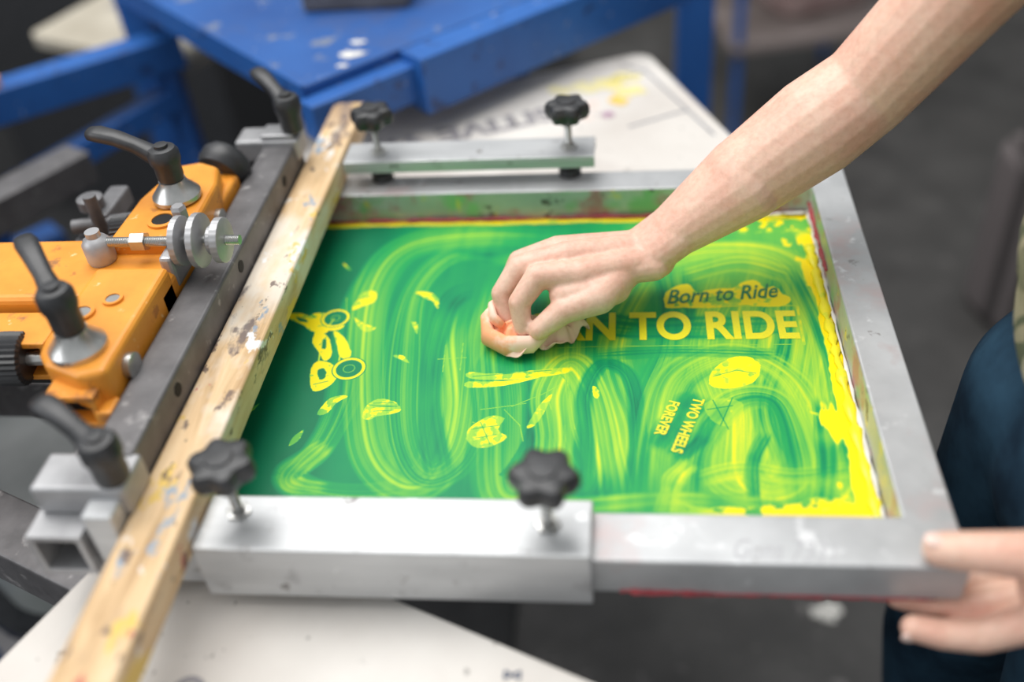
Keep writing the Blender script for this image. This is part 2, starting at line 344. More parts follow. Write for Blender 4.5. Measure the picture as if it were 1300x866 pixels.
shapes=[
 [(447,394),(455,378),(466,369),(477,373),(474,384),(460,390)],[(528,372),(545,371),(557,380),(556,392),(548,383)],
 [(450,402),(462,411),(476,416),(466,421),(455,415)],[(402,526),(410,512),(425,503),(442,503),(428,511),(416,524)],
 [(460,530),(464,516),(480,506),(500,510),(509,520),(495,526),(480,528),(470,533)],[(366,566),(374,553),(386,545),(378,560)],
 [(300,527),(315,520),(330,511),(318,523)],[(522,408),(530,412),(531,424),(526,418)],[(500,451),(512,452),(520,461),(508,456)],
 [(592,548),(600,540),(622,528),(640,531),(632,545),(642,556),(625,566),(606,568),(595,560)],
 [(900,488),(905,472),(925,456),(950,453),(966,464),(960,484),(940,492),(918,494)],
 [(668,542),(684,515),(700,500),(694,518),(678,540)],[(752,490),(760,496),(758,506),(752,502)],
 [(595,472),(640,474),(720,466),(718,474),(650,482),(596,480)],[(594,484),(640,484),(690,477),(640,490),(594,492)],
 [(435,334),(442,338),(446,343),(440,341)],[(1048,350),(1058,372),(1062,402),(1050,384)],[(1066,420),(1080,445),(1084,480),(1070,452)]]
for s_ in shapes: fill(s_,.95,.36,1.4)
for q in ([(450,380),(474,376)],[(598,545),(632,540)],[(604,556),(630,552)],[(610,536),(622,564)],[(468,514),(504,516)],[(600,478),(700,470)],[(528,376),(552,384)]): dline(q,.0006,.22)
fill([(896,512),(918,506),(942,512),(940,530),(922,542),(902,532)],.8,.5)
for q in ([(898,520),(930,515)],[(905,508),(925,545)],[(930,505),(915,540)]): dline(q,.0007,.1)
dline([(905,478),(935,470),(960,474)],.0006,.3)
for i,y_ in enumerate((512,517,522)): dline([(474,y_),(500,y_-1)],.0005,.2)
for p in [[(566,438),(562,472)],[(588,436),(584,470)],[(556,456),(592,454)],[(610,520),(650,515),(668,512)],[(640,520),(660,540),(664,560)],[(650,516),(690,500),(715,486)],[(600,536),(625,545)],[(700,466),(720,480),(722,500)],[(1012,508),(1024,560)],[(1004,310),(1020,330)],[(730,545),(724,516)],[(694,500),(700,520)],[(440,398),(440,378)],[(640,444),(760,440),(1012,437)]]: dline(p,.0008,.72)
dline([(850,390),(1014,388)],.0013,.95);dline([(1012,388),(1021,437)],.0026,.95)
fill([(843,390),(845,374),(858,364),(872,361),(884,370),(900,368),(915,366),(930,366),(945,358),(962,357),(972,366),(985,364),(994,374),(1004,380),(988,390),(940,387),(900,391),(860,391)],.95,.30,1.8)
sidestreak=fbm(GX*6,GY*.8,30,51,3)
right=sm((GX-(.254-.034*(nz2-.5)-.020*(sidestreak-.5)-.010*sm((.05-GY)/.15)))/.003)
right*=sm((.205-GY+.05*(nz2-.5))/.02)
flick=sm((nz2*.6+nz*.4-.57)/.03)*sm((GX-.230)/.012)
far=sm((GY-(.2235+.004*(nz-.5)))/.0015)
nearr=sm((-.142-.030*(nz2-.5)-.014*(nz-.5)-GY)/.004)*sm((GX-.12-.05*(nz2-.5))/.05)*sm((nz*.6+nz3*.4-.38)/.06)
corner=sm((nz*.7+nz3*.3-.50)/.03)*sm((GX-.18)/.02)*sm((GY-.198)/.010)
for m_ in (right,far,nearr,flick*.9,corner): ink=ink*(1-m_)+1.0*m_
ink=np.clip(ink,0,1)
vs=np.zeros((ny*nx,3),np.float32);vs[:,0]=GX.ravel();vs[:,1]=GY.ravel();vs[:,2]=MZ
me=bpy.data.meshes.new("stretched_mesh")
I=(np.arange(ny-1)[:,None]*nx+np.arange(nx-1)[None]).ravel();F=np.stack([I,I+1,I+nx+1,I+nx],1).astype(np.int32)
me.vertices.add(len(vs));me.vertices.foreach_set("co",vs.ravel());me.loops.add(F.size);me.loops.foreach_set("vertex_index",F.ravel())
me.polygons.add(len(F));me.polygons.foreach_set("loop_start",np.arange(0,F.size,4,dtype=np.int32));me.update(calc_edges=True)
at=me.attributes.new("ink","FLOAT","POINT");at.data.foreach_set("value",ink.ravel().astype(np.float32))
m,nt,bs=newmat("emulsion_with_ink");a=nt.nodes.new("ShaderNodeAttribute");a.attribute_name="ink"
r=ramp(nt,[(0,(.001,.14,.066)),(.14,(.002,.24,.092)),(.30,(.015,.33,.085)),(.48,(.14,.47,.065)),(.68,(.34,.60,.05)),(.88,(.74,.71,.02)),(1,(.94,.73,.004))])
nt.links.new(a.outputs['Fac'],r.inputs[0]);nt.links.new(r.outputs[0],bs.inputs['Base Color']);bs.inputs['Roughness'].default_value=.40;bs.inputs['Specular IOR Level'].default_value=.25
bump(nt,bs,a.outputs['Fac'],.12,.0008)
me.materials.append(m);o=bpy.data.objects.new("stretched_mesh",me);link(o,scr)
yel=stained("open_stencil_yellow",(.78,.70,.02),(.92,.78,.02),[(40,.58,.1,(.5,.66,.04))],30,.35)
yel2=stained("stencil_yellow_green",(.74,.70,.02),(.88,.76,.02),[(70,.58,.12,(.42,.62,.05)),(25,.62,.1,(.5,.66,.04))],30,.35)
grn=simple("stencil_green",(.005,.16,.05),(.01,.22,.06),30,.4)
AZ=MZ+.0003
def text(name,body,xy,ang,w,h,mat,off=.0,shear=0,z=AZ,parent=scr,space=1):
    cu=bpy.data.curves.new(name,"FONT");cu.body=body;cu.size=1;cu.offset=off;cu.shear=shear;cu.fill_mode='BOTH';cu.space_character=space;cu.materials.append(mat)
    o=bpy.data.objects.new(name,cu);link(o,parent);bpy.context.view_layer.update();d=o.dimensions
    o.scale=(w/d.x,h/d.y,1);o.location=(xy[0],xy[1],z);o.rotation_euler=(0,0,ang);return o
text("lettering_born_to_ride","BORN TO RIDE",(-.018,.0395),math.radians(.3),.256,.0395,yel2,.034,space=1.02)
text("script_lettering","Born to Ride",(.1285,.0890),math.radians(5),.100,.021,grn,.016,.45)
text("lettering_two_wheels","TWO WHEELS",(.1475,-.034),math.radians(-109),.063,.0092,yel2,.035)
text("lettering_forever","FOREVER",(.128,-.037),math.radians(-109),.040,.0092,yel2,.035)
red=simple("dried_red_ink",(.25,.02,.03),(.4,.05,.06),40,.5)
white_i=simple("dried_white_ink",(.62,.60,.56),(.75,.73,.68),40,.5)
def lip(name,a,b,n,mat,r):
    P=[];R=[]
    for i in range(n):
        t=i/(n-1);P.append(V(a).lerp(V(b),t)+V((random.uniform(-.0005,.0005),random.uniform(-.0008,.0008),0)));q=r*random.uniform(.4,1.5);R.append((q,q*.6))
    return loft(name,P,R,mat,scr,seg=8,power=2)
lip("ink_lip_far",(x0,y1-.003,MZ+.002),(x1,y1-.003,MZ+.002),60,red,.0020)
lip("ink_lip_far_yellow",(x0,y1-.009,MZ+.0005),(x1-.02,y1-.008,MZ+.0005),60,yel,.0018)
lip("ink_lip_right",(x1-.002,y0,MZ+.002),(x1-.001,y1,MZ+.002),50,white_i,.0016)
lip("ink_lip_right_red",(x1-.001,.12,MZ+.012),(x1-.001,y1,MZ+.012),30,red,.0022)
lip("ink_lip_right_y",(x1-.006,y0,MZ+.001),(x1-.007,y1-.06,MZ+.001),50,yel,.0040)
lip("ink_lip_corner",(.20,y1-.006,MZ+.002),(x1,y1-.004,MZ+.003),18,white_i,.0018)
lip("red_run",(.09,Y0-.0006,.8695),(.15,Y0-.0006,.8685),14,red,.0026)
lip("red_run_b",(.15,Y0-.0004,.8680),(.29,Y0-.0004,.8680),30,red,.0011)
pen=simple("marker_scribble",(.40,.40,.42),(.50,.50,.52),30,.6)
text("pencil_note","Guns 7331",(.160,-.218),math.radians(-1),.065,.016,pen,-.008,.4,z=.9003)
# ------------------------------------------------------------ wooden plank
pl=mobj("wooden_plank",[(-.2360,-.345,.9015),(-.1950,-.342,.9015),(-.1985,.387,.9015),(-.2345,.387,.9015),(-.2360,-.345,.930),(-.1950,-.342,.930),(-.1985,.387,.930),(-.2345,.387,.930)],
 [(3,2,1,0),(4,5,6,7),(0,1,5,4),(1,2,6,5),(2,3,7,6),(3,0,4,7)],wood_m,None,False,.0025,3)
# ------------------------------------------------------------ screen clamp bars with star knobs
def starknob(par,x,y,zt,zb,R):
    rf=lambda a,r:1+(.12*math.cos(6*a+.4) if r>R*.55 else 0)
    lathe("star_knob",[(R*.45,-.014),(R*.62,-.010),(R*.88,-.008),(R*.98,-.003),(R*.97,.003),(R*.86,.007),(R*.6,.0085),(R*.45,.0085),(R*.42,.010),(R*.1,.0105)],(x,y,zt),black,par,seg=72,rf=rf)
    L=zt-.013-zb;prof=[];n=int(L/.0008)
    for i in range(n+1): prof.append((.0036 if i%2 else .0031,zb+i*L/n))
    lathe("threaded_bolt",prof,(x,y,0),steel,par,seg=16)
    lathe("lock_washer",[(.009,0),(.009,.002),(.0055,.0025),(.0055,.006)],(x,y,zb),steel,par,seg=6)
cn=empty("screen_clamp_bar")
box("top_flange",-.194,.072,-.2262,-.181,.9005,.912,alu2,cn,.0015)
box("front_flange",-.194,.072,-.2285,-.2232,.862,.912,alu2,cn,.0015)
starknob(cn,-.170,-.196,.957,.912,.0215);starknob(cn,.043,-.203,.957,.912,.0215)
cf=empty("screen_clamp_bar")
box("channel_top",-.194,.062,.249,.290,.9265,.930,alu2,cf,.0008)
box("channel_front",-.194,.062,.249,.2525,.917,.9268,alu2,cf,.0008)
box("channel_back",-.194,.062,.2865,.290,.917,.9268,alu2,cf,.0008)
for x in (-.160,.036):
    starknob(cf,x,.268,.972,.930,.0205)
    lathe("pressure_pad",[(.0115,.9003),(.0115,.908),(.008,.910),(.008,.9265)],(x,.268,0),black,cf)
# ------------------------------------------------------------ print head
ph=empty("press_print_head")
box("steel_tube",-.269,-.2365,-.186,.262,.9008,.957,gsteel,ph,.003,3)
for y,z in ((.192,.944),(-.107,.944),(.05,.944)):
    lathe("tube_hole_disc",[(.0055,0),(.0055,.0006)],(-.2366,y,z),dark,ph,axis=(1,0,0),seg=24)  # black disc on the closed wall, painted shade of a hole
box("end_block_far",-.297,-.232,.238,.270,.940,.963,zinc,ph,.003,3)
box("end_block_cap",-.270,-.236,.240,.266,.963,.968,zinc,ph,.002)
box("end_block_near",-.298,-.232,-.216,-.182,.930,.955,zinc,ph,.003,3)
box("end_saddle_near",-.258,-.2365,-.232,-.19,.902,.946,alu2,ph,.002)
def sqtube(name,xa,xb,ya,yb,za,zb,t,mat,par):
    vs=[];fs=[]
    for y in (ya,yb):
        vs+=[(xa,y,za),(xb,y,za),(xb,y,zb),(xa,y,zb),(xa+t,y,za+t),(xb-t,y,za+t),(xb-t,y,zb-t),(xa+t,y,zb-t)]
    for i in range(4):
        j=(i+1)%4;fs+=[(i,j,4+j,4+i),(8+j,8+i,12+i,12+j),(i,8+i,8+j,j),(4+j,12+j,12+i,4+i)]
    mobj(name,vs,fs,mat,par,False,.0008)
sqtube("square_arm_near",-.301,-.262,-.236,-.150,.892,.930,.0045,zinc,ph)
box("arm_bore_shade",-.296,-.267,-.20,-.198,.897,.925,dark,ph,0)  # black plate in the tube stands for the shade inside it
box("bar_end_near",-.262,-.2362,-.2285,-.186,.862,.9005,alu2,ph,.0015)
def lever(par,x,y,zb,dirxy,L=.078,cone=True,hub=.05,mat=black):
    if cone: lathe("flange_cone",[(.021,zb),(.021,zb+.004),(.0185,zb+.007),(.0125,zb+.014),(.0115,zb+.018)],(x,y,0),steel,par,seg=40)
    z0=zb+(.018 if cone else 0);z1=z0+hub
    lathe("lever_hub",[(.0105,z0),(.0115,z0+.004),(.0115,z0+hub*.45),(.0135,z0+hub*.62),(.0135,z1-.004),(.011,z1),(.006,z1+.001),(.0058,z1+.0035),(.002,z1+.004)],(x,y,0),mat,par,seg=32)
    d=V((dirxy[0],dirxy[1],0)).normalized();o=V((x,y,z1-.011))
    pts=[o+d*(L*t)+V((0,0,h)) for t,h in ((0,0),(.15,.004),(.35,.011),(.6,.017),(.85,.020),(.97,.020),(1.0,.0195))]
    loft("lever_arm",pts,[(.009,.008),(.0085,.0075),(.007,.0062),(.0078,.006),(.0088,.0058),(.0075,.005),(.003,.002)],mat,par,seg=20)
lever(ph,-.298,.098,.986,(-.080,.016),.070,hub=.030)
lever(ph,-.302,-.103,.981,(-.042,.050),.066,hub=.036)
lever(ph,-.238,.252,.968,(-.055,.055),.056,False,.036)
lever(ph,-.242,-.205,.955,(-.056,.030),.054,False,.036)
box("orange_body",-.56,-.272,-.030,.056,.925,.972,orange,ph,.006,3)
prism("orange_far_lobe",[(-.338,.03),(-.275,.03),(-.270,.06),(-.272,.125),(-.280,.155),(-.300,.165),(-.322,.158),(-.336,.10)],.925,.984,orange,ph,.005,3)
prism("orange_near_lobe",[(-.272,.0),(-.334,.0),(-.336,-.09),(-.332,-.108),(-.322,-.120),(-.290,-.134),(-.272,-.128)],.945,.981,orange,ph,.005,3)
box("orange_far_wing",-.30,-.272,.12,.175,.93,.965,orange,ph,.004,3)
sqtube("orange_side_tube",-.56,-.352,-.075,-.035,.925,.962,.005,orange,ph)
sqtube("orange_front_socket",-.318,-.280,-.142,-.110,.938,.968,.005,orange,ph)
box("socket_shade",-.314,-.284,-.128,-.126,.942,.964,dark,ph,0)  # black plate paints the shaded depth of the socket
box("orange_ear",-.284,-.270,-.144,-.125,.932,.955,orange,ph,.003)
box("recess_shade",-.50,-.336,-.052,-.0305,.900,.930,dark,ph,.002)  # solid black block stands for the shade in this gap
for (x,y,z,r) in ((-.299,.062,.9842,.013),(-.318,-.062,.9812,.010),(-.30,-.045,.9812,.008)):
    lathe("cast_boss",[(r,0),(r,.002),(r*.7,.002),(r*.7,.0005)],(x,y,z),orange,ph,seg=32)
    lathe("cast_boss_disc",[(r*.68,0),(r*.68,.0012)],(x,y,z),dark if r>.01 else steel,ph,seg=24)  # the black disc is painted hole shade, the others are steel
AX=.990;AY=.022
lathe("adjust_rod",[( .0042 if i%2 else .0036,-.35+i*.0008) for i in range(int(.135/.0008))],(0,AY,AX),steel,ph,axis=(1,0,0),seg=16)
lathe("rod_eye",[(.011,.972),(.012,.975),(.012,.990),(.009,.994),(.006,.996),(.006,1.001)],(-.340,AY,0),zinc,ph,seg=32)
lathe("rod_nut",[(.008,0),(.008,.012)],(-.308,AY,AX),steel,ph,axis=(1,0,0),seg=6,smooth=False)
kf=lambda a,r:1+.008*math.cos(24*a)
for xx,r,t in ((-.270,.0205,.007),(-.259,.012,.005),(-.254,.0225,.007),(-.242,.012,.005),(-.236,.0185,.008)):
    lathe("thumb_wheel",[(r*.9,0),(r,.001),(r,t-.001),(r*.9,t)],(xx,AY,AX),zinc,ph,axis=(1,0,0),seg=96,rf=kf)
lathe("upright_pin",[(.007,.984),(.007,1.002),(.005,1.005)],(-.276,.052,0),zinc,ph,seg=6,smooth=False)
box("rod_bracket",-.282,-.271,.004,.044,.955,.985,zinc,ph,.003)
kn=lambda a,r:1+.04*math.cos(28*a)
def knurled(x,y,z,r,t,ax):
    lathe("knurled_knob",[(r*.85,0),(r,.002),(r,t-.002),(r*.85,t),(r*.4,t+.001)],(x,y,z),black,ph,axis=ax,seg=112,rf=kn)
    lathe("knob_shaft",[(.006,-.03),(.006,0)],(x,y,z),steel,ph,axis=ax,seg=16)
knurled(-.345,.088,.955,.017,.018,(-1,-.2,0));knurled(-.372,-.072,.945,.021,.022,(-1,-.15,0.1))
lathe("round_knob",[(.012,-.01),(.022,-.008),(.025,-.002),(.025,.008),(.021,.014),(.010,.016)],(-.290,.185,.965),black,ph,axis=(.3,.9,.35),seg=48)
lathe("round_knob_shaft",[(.007,-.04),(.007,-.01)],(-.290,.185,.965),steel,ph,axis=(.3,.9,.35),seg=16)
lathe("side_bolt",[(.010,0),(.010,.006),(.006,.007)],(-.2725,-.100,.962),steel,ph,axis=(1,0,0),seg=24)
lathe("side_bolt_b",[(.009,0),(.009,.006),(.006,.007)],(-.2725,.105,.958),steel,ph,axis=(1,0,0),seg=24)
box("linkage_block",-.42,-.37,.10,.15,.89,.935,zdark,ph,.003);box("linkage_foot",-.405,-.385,.12,.175,.935,.955,zdark,ph,.003)
lathe("linkage_wheel",[(.012,0),(.012,.010),(.008,.012)],(-.405,.135,.955),zdark,ph,seg=32);lathe("linkage_pin",[(.006,.93),(.006,.985)],(-.385,.105,0),zdark,ph,seg=16)
lathe("linkage_cross_pin",[(.007,-.02),(.007,.05)],(-.40,.12,.945),zdark,ph,axis=(1,.2,0),seg=16)
beam("orange_reinforcement",(-.60,.012,.90),(-.28,.012,.90),.05,.045,orange,ph)
# carousel base of the press
cb=empty("carousel_press_base")
lathe("column",[(.09,.02),(.09,.80),(.14,.82),(.14,.86)],(-.88,.06,0),blue2,cb)
lathe("foot_disc",[(.35,0.013),(.35,.03),(.1,.05)],(-.88,.06,0),gsteel,cb)
for i,a in enumerate((21.3,-1,-23,60)):
    d=V((math.cos(math.radians(a)),math.sin(math.radians(a)),0));c=V((-.88,.06,.805));beam("platen_arm_%d"%i,c+d*.1,c+d*(.80 if i<3 else .5),.05,.045,gsteel,cb)
box("head_tower",-.72,-.55,-.05,.08,.86,.98,orange,cb,.006)
# ------------------------------------------------------------ platens
grey_ink=simple("faded_grey_print",(.20,.19,.21),(.36,.34,.35),30,.7)
blue_line=simple("blue_marker",(.08,.1,.16),(.15,.17,.22),30,.7)
yprint=simple("yellow_print",(.72,.62,.2),(.76,.70,.42),20,.7);pprint=simple("orange_splash",(.8,.5,.08),(.85,.65,.2),20,.7);vio=simple("violet_splash",(.35,.2,.3),(.6,.4,.5),20,.7)
fp=empty("platen")
u=V((.932,.363));w=V((.397,-.918))
cor=V((.113,.670)); cen=cor-u*.26+w*.165
prism("board",rrect((cen.x,cen.y),.52,.33,math.atan2(.363,.932),.022),.829,.850,platen_m,fp,.001)
def onfp(s,t): p=cor-u*s+w*t;return (p.x,p.y)
text("lettering_positive_vibes","SITIVE VIBES",onfp(.165,.100),math.atan2(.363,.932)+math.pi,.30,.038,grey_ink,.04,z=.8504,parent=fp)
def fpl(name,a,b,wd,mat):
    A=onfp(*a);B=onfp(*b);beam(name,(A[0],A[1],.8504),(B[0],B[1],.8504),wd,.0004,mat,fp,0)
fpl("mark_1",(.02,.05),(.02,.25),.0022,blue_line);fpl("mark_2",(.02,.18),(.10,.19),.0022,blue_line);fpl("mark_3",(.04,.02),(.02,.06),.002,blue_line);fpl("mark_4",(.03,.06),(.07,.06),.002,blue_line)
def blot(name,c,r,mat,z,par,seed,el=1):
    rr=random.Random(seed);P=[]
    for i in range(18):
        t=2*math.pi*i/18;q=r*rr.uniform(.6,1.25);P.append((c[0]+q*el*math.cos(t),c[1]+q*math.sin(t)))
    prism(name,P,z,z+.0004,mat,par,0)
for i,(a,b,r_) in enumerate(((.05,.06,.014),(.08,.07,.018),(.11,.065,.015),(.06,.10,.016),(.14,.06,.012))): blot("print_a%d"%i,onfp(a,b),r_,yprint,.8501+i*.00005,fp,i,1.3)
blot("print_b",onfp(.085,.12),.012,pprint,.8508,fp,2);blot("print_c",onfp(.11,.150),.008,vio,.8508,fp,3)
np_=empty("platen")
d2=V((.921,-.390));n2=V((-.390,-.921))
c2=V((-.040,-.231))+d2*(.06)+n2*.165
prism("board",rrect((c2.x,c2.y),.62,.33,math.atan2(-.390,.921),.022),.829,.850,platen_m,np_,.001)
text("lettering","OR",(-.207,-.303),math.atan2(-.390,.921),.045,.026,grey_ink,.03,z=.8504,parent=np_)
p=V((-.040,-.231))+d2*.070+n2*.022
for a,b in (((0,0),(.010,.006)),((.010,0),(0,.006)),((0,0),(0,.006)),((.010,0),(.010,.006))):
    beam("bow_mark",(p.x+a[0],p.y+a[1],.8504),(p.x+b[0],p.y+b[1],.8504),.0014,.0004,blue_line,np_,0)
mp_=empty("platen");prism("board",rrect((-.06,.02),.42,.22,0,.02),.829,.850,platen_m,mp_,.001)
tp=empty("platen");prism("board",[(-.943,.976),(-.93,.955),(-.64,.82),(-.60,.83),(-.50,1.05),(-.52,1.10),(-.82,1.25),(-.86,1.23)],.78,.80,simple("platen_board_worn",(.38,.34,.27),(.5,.46,.38),9,.7),tp,.002)
text("lettering","POSITIVE VIBES",(-.62,1.0),math.radians(155),.24,.03,grey_ink,.03,z=.8004,parent=tp);beam("support",(-.72,1.0,.76),(-.85,1.15,.76),.05,.04,blue2,tp);beam("support_leg",(-.85,1.15,.78),(-.85,1.15,.013),.05,.05,blue2,tp)
# ------------------------------------------------------------ blue press station
bp=empty("blue_press_station")
s=.7071;e1=V((-s,s));e2=V((s,s));c0=V((-.267,.389))
def bpt(a,b): p=c0+e1*a+e2*b;return (p.x,p.y)
prism("table_top",[bpt(0,0),bpt(.62,0),bpt(.62,.36),bpt(0,.36)][::-1],.925,.950,blue,bp,.003)
prism("table_lip",[bpt(-.002,-.004),bpt(.62,-.004),bpt(.62,.0),bpt(-.002,.0)][::-1],.918,.953,blue2,bp,.001)
a=bpt(-.015,-.01);b=bpt(-.015,.15);beam("side_rail_short",(a[0],a[1],.915),(b[0],b[1],.915),.03,.045,blue2,bp)
a=bpt(-.025,.13);b=bpt(-.025,.85);beam("side_rail",(a[0],a[1],.915),(b[0],b[1],.915),.045,.070,blue2,bp)
a=bpt(.18,.2);box("dark_motor_box",a[0]-.07,a[0]+.07,a[1]-.05,a[1]+.05,.9505,1.0,gsteel,bp,.004)
for aa,bb in ((-.02,.40),(-.02,.62),(-.03,.45)):
    q=bpt(aa,bb);lathe("rail_bolt",[(.012,.95),(.012,.965),(.007,.967),(.007,.985)],(q[0],q[1],0),steel,bp,seg=6,smooth=False)
for aa,bb in ((.05,.33),(.57,.03),(.57,.33)):
    q=bpt(aa,bb);beam("leg",(q[0],q[1],.925),(q[0],q[1],.013),.05,.05,blue2,bp)
beam("outer_leg",(.205,1.03,.90),(.205,1.03,.0),.06,.06,blue2,bp)
a=bpt(-.025,.80);beam("outer_leg_bracket",(a[0],a[1],.90),(.205,1.03,.90),.05,.05,blue2,bp)
blot("white_splash",bpt(.03,.085),.011,white_i,.9503,bp,8,1.6);blot("white_splash_b",bpt(.055,.11),.006,white_i,.9503,bp,9,2);blot("white_splash_c",bpt(.012,.06),.004,white_i,.9503,bp,10,2)
bl=empty("blue_steel_stand")
beam("rail_top",(-.98,.43,.85),(-.58,.76,.85),.05,.05,blue2,bl);beam("rail_low",(-.90,.46,.70),(-.60,.74,.78),.035,.035,blue2,bl)
beam("post",(-.86,.53,.85),(-.86,.53,.013),.055,.055,blue2,bl);beam("post_b",(-.60,.745,.84),(-.60,.745,.013),.03,.03,blue2,bl);beam("rail_cross",(-.98,.40,.60),(-.80,.62,.60),.05,.05,blue2,bl)
lathe("orange_cap",[(.022,0),(.022,.012),(.012,.014)],(-.79,.585,.875),orange,bl,seg=24)
box("dark_filler_block",-1.6,-.95,1.7,2.2,0.012,.65,black,None,.01)  # added black block, only there to darken the background
# ------------------------------------------------------------ background trolley (right) and striped sack
tr=empty("tool_trolley");tb=simple("worn_brown_board",(.14,.11,.10),(.24,.20,.19),8,.7)
ox,oy=.05,.30
for (x,y) in ((.33,1.65),(.75,1.75),(.25,2.1),(.66,2.2)): beam("leg",(x+ox,y+oy,0),(x+ox,y+oy,.70),.022,.022,blue2,tr)
prism("shelf",[(.31+ox,1.62+oy),(.77+ox,1.73+oy),(.68+ox,2.23+oy),(.23+ox,2.12+oy)],.28,.30,tb,tr);prism("shelf_top",[(.31+ox,1.62+oy),(.77+ox,1.73+oy),(.68+ox,2.23+oy),(.23+ox,2.12+oy)],.68,.70,tb,tr)
prism("folded_cloth",rrect((.55+ox,1.92+oy),.26,.2,.4,.04),.301,.38,simple("pale_cloth",(.3,.2,.19),(.4,.3,.28),12,.9),tr,.02)
st,nt,bs=newmat("striped_weave");mp=coords(nt,(1,1,1));wv=nt.nodes.new("ShaderNodeTexWave");wv.inputs['Scale'].default_value=10;wv.bands_direction='X';nt.links.new(mp.outputs[0],wv.inputs[0])
r=ramp(nt,[(.3,(.06,.052,.052)),(.6,(.15,.13,.13))]);nt.links.new(wv.outputs[1],r.inputs[0]);nt.links.new(r.outputs[0],bs.inputs[0]);bs.inputs['Roughness'].default_value=.9
sk=empty("striped_woven_sack")
prism("sack_body",rrect((1.01,1.20),.36,.20,.25,.07),.001,.40,st,sk,.03,4);prism("sack_fold",rrect((1.01,1.20),.32,.08,.25,.035),.39,.46,st,sk,.015,3)
# ------------------------------------------------------------ bucket on stool
bk=empty("plastic_bucket")
m,nt,bs=newmat("milky_plastic");bs.inputs['Roughness'].default_value=.35
mp=coords(nt);n=noise(nt,mp,9);r=ramp(nt,[(.3,(.26,.28,.27)),(.7,(.38,.40,.39))]);nt.links.new(n.outputs[0],r.inputs[0]);nt.links.new(r.outputs[0],bs.inputs[0])
inner=simple("bucket_shaded_mouth",(.13,.14,.14),(.2,.21,.21),9,.5);rimm=simple("bucket_rim_plastic",(.5,.52,.51),(.6,.62,.61),9,.35)  # first tone is darkened to paint the shade inside the bucket
bvs=lathe("bucket_wall",[(.100,.42),(.118,.61)],(-.625,.150,0),m,bk,seg=64)
lathe("bucket_mouth_disc",[(.112,.6105),(.110,.6112)],(-.625,.150,0),inner,bk,seg=64)  # flat dark disc on the closed top, stands for the shaded inside
cu=bpy.data.curves.new("bucket_rim","CURVE");cu.dimensions='3D';cu.bevel_depth=.004;cu.bevel_resolution=3;s_=cu.splines.new('POLY');s_.points.add(63)
for i in range(64): s_.points[i].co=(-.625+.119*math.cos(2*math.pi*i/64),.150+.119*math.sin(2*math.pi*i/64),.615,1)
s_.use_cyclic_u=True;cu.materials.append(rimm);link(bpy.data.objects.new("bucket_rim",cu),bk)
lathe("stool_top",[(.12,.395),(.13,.40),(.13,.419)],(-.625,.150,0),black,bk)
for k in range(3):
    t=k*2.1+.3;beam("stool_leg",(-.625+.08*math.cos(t),.15+.08*math.sin(t),.41),(-.625+.13*math.cos(t),.15+.13*math.sin(t),0.02),.02,.02,black,bk)
blot("paint_splash",(.412,.381),.02,white_i,.0005,None,5,1.2)
# ------------------------------------------------------------ worker
wk=empty("screen_printer_worker")
def chain(P,R,**k): return [(P[i],R[i],P[i+1],R[i+1]) for i in range(len(P)-1)]
HD=V((.008,-.001,0))
Wr=V((.114,.097,.923));El=V((.286,.142,1.043));Sh=V((.455,.110,1.300))
hw=V((.35,-.93,.05))
mc={'i':V((.046,.056,.927))+HD,'m':V((.034,.074,.933))+HD,'r':V((.026,.092,.928))+HD,'p':V((.028,.108,.918))+HD}
def hp(*a): return V(a)+HD
caps=[]
for kf_,rr in (('i',.0145),('m',.0142),('r',.0132),('p',.0120)):
    b=Wr+(mc[kf_]-mc['m'])*.45+V((0,0,-.003));caps.append((b,.0170,mc[kf_],rr-.0012))
caps+=[(Wr+V((-.004,-.002,-.006)),.021,mc['m']+V((.012,0,-.012)),.0165,tuple(hw),1.5,.9)]
caps+=chain([mc['i'],hp(.012,.048,.931),hp(-.004,.037,.912),hp(-.002,.029,.892)],[.0128,.0112,.0096,.0080])
caps+=chain([mc['m'],hp(-.005,.066,.928),hp(-.021,.055,.908),hp(-.017,.045,.890)],[.0126,.0110,.0094,.0080])
caps+=chain([mc['r'],hp(-.008,.089,.918),hp(-.019,.078,.900),hp(-.012,.067,.887)],[.0118,.0100,.0086,.0074])
caps+=chain([mc['p'],hp(-.002,.107,.907),hp(-.010,.098,.894),hp(-.003,.088,.885)],[.0106,.0088,.0076,.0066])
caps+=[(hp(.072,.064,.908),.0180,hp(.040,.058,.910),.0155,tuple(hw),1.1,.85)]
th=[Wr+V((-.022,-.018,-.008)),hp(.062,.044,.912),hp(.034,.032,.908),hp(.012,.024,.893)]
caps+=chain(th,[.0175,.0155,.0120,.0092])
caps+=[(hp(.058,.048,.915),.0140,hp(.032,.042,.916),.0112)]
a=(El-Wr)
caps+=[(Wr+a*-.03,.0230,Wr+a*.12,.0232,tuple(hw),1.22,.90),(Wr+a*.12,.0236,Wr+a*.45,.0360,tuple(hw),1.1,.97),(Wr+a*.45,.0360,Wr+a*.78,.0415,None,1,1),(Wr+a*.78,.0415,El,.0385),
       (El,.0385,El.lerp(Sh,.35),.041),(El.lerp(Sh,.35),.041,El.lerp(Sh,.7),.048),(El.lerp(Sh,.7),.048,Sh,.052)]
blob("right_arm",caps,.0015,4,skin,wk)
Wl=V((.432,-.214,.902));Ell=V((.60,-.33,1.04));Shl=V((.49,-.275,1.285))
caps=[]
ml=[V((.350,-.238,.872)),V((.353,-.216,.864)),V((.357,-.197,.862)),V((.364,-.180,.864))]
for q in ml: caps.append((Wl+(q-ml[1])*.45+V((0,0,-.008)),.0175,q,.0125))
caps+=chain([ml[0],V((.314,-.242,.8585)),V((.292,-.240,.8565)),V((.275,-.237,.858))],[.0126,.0108,.0098,.0087])
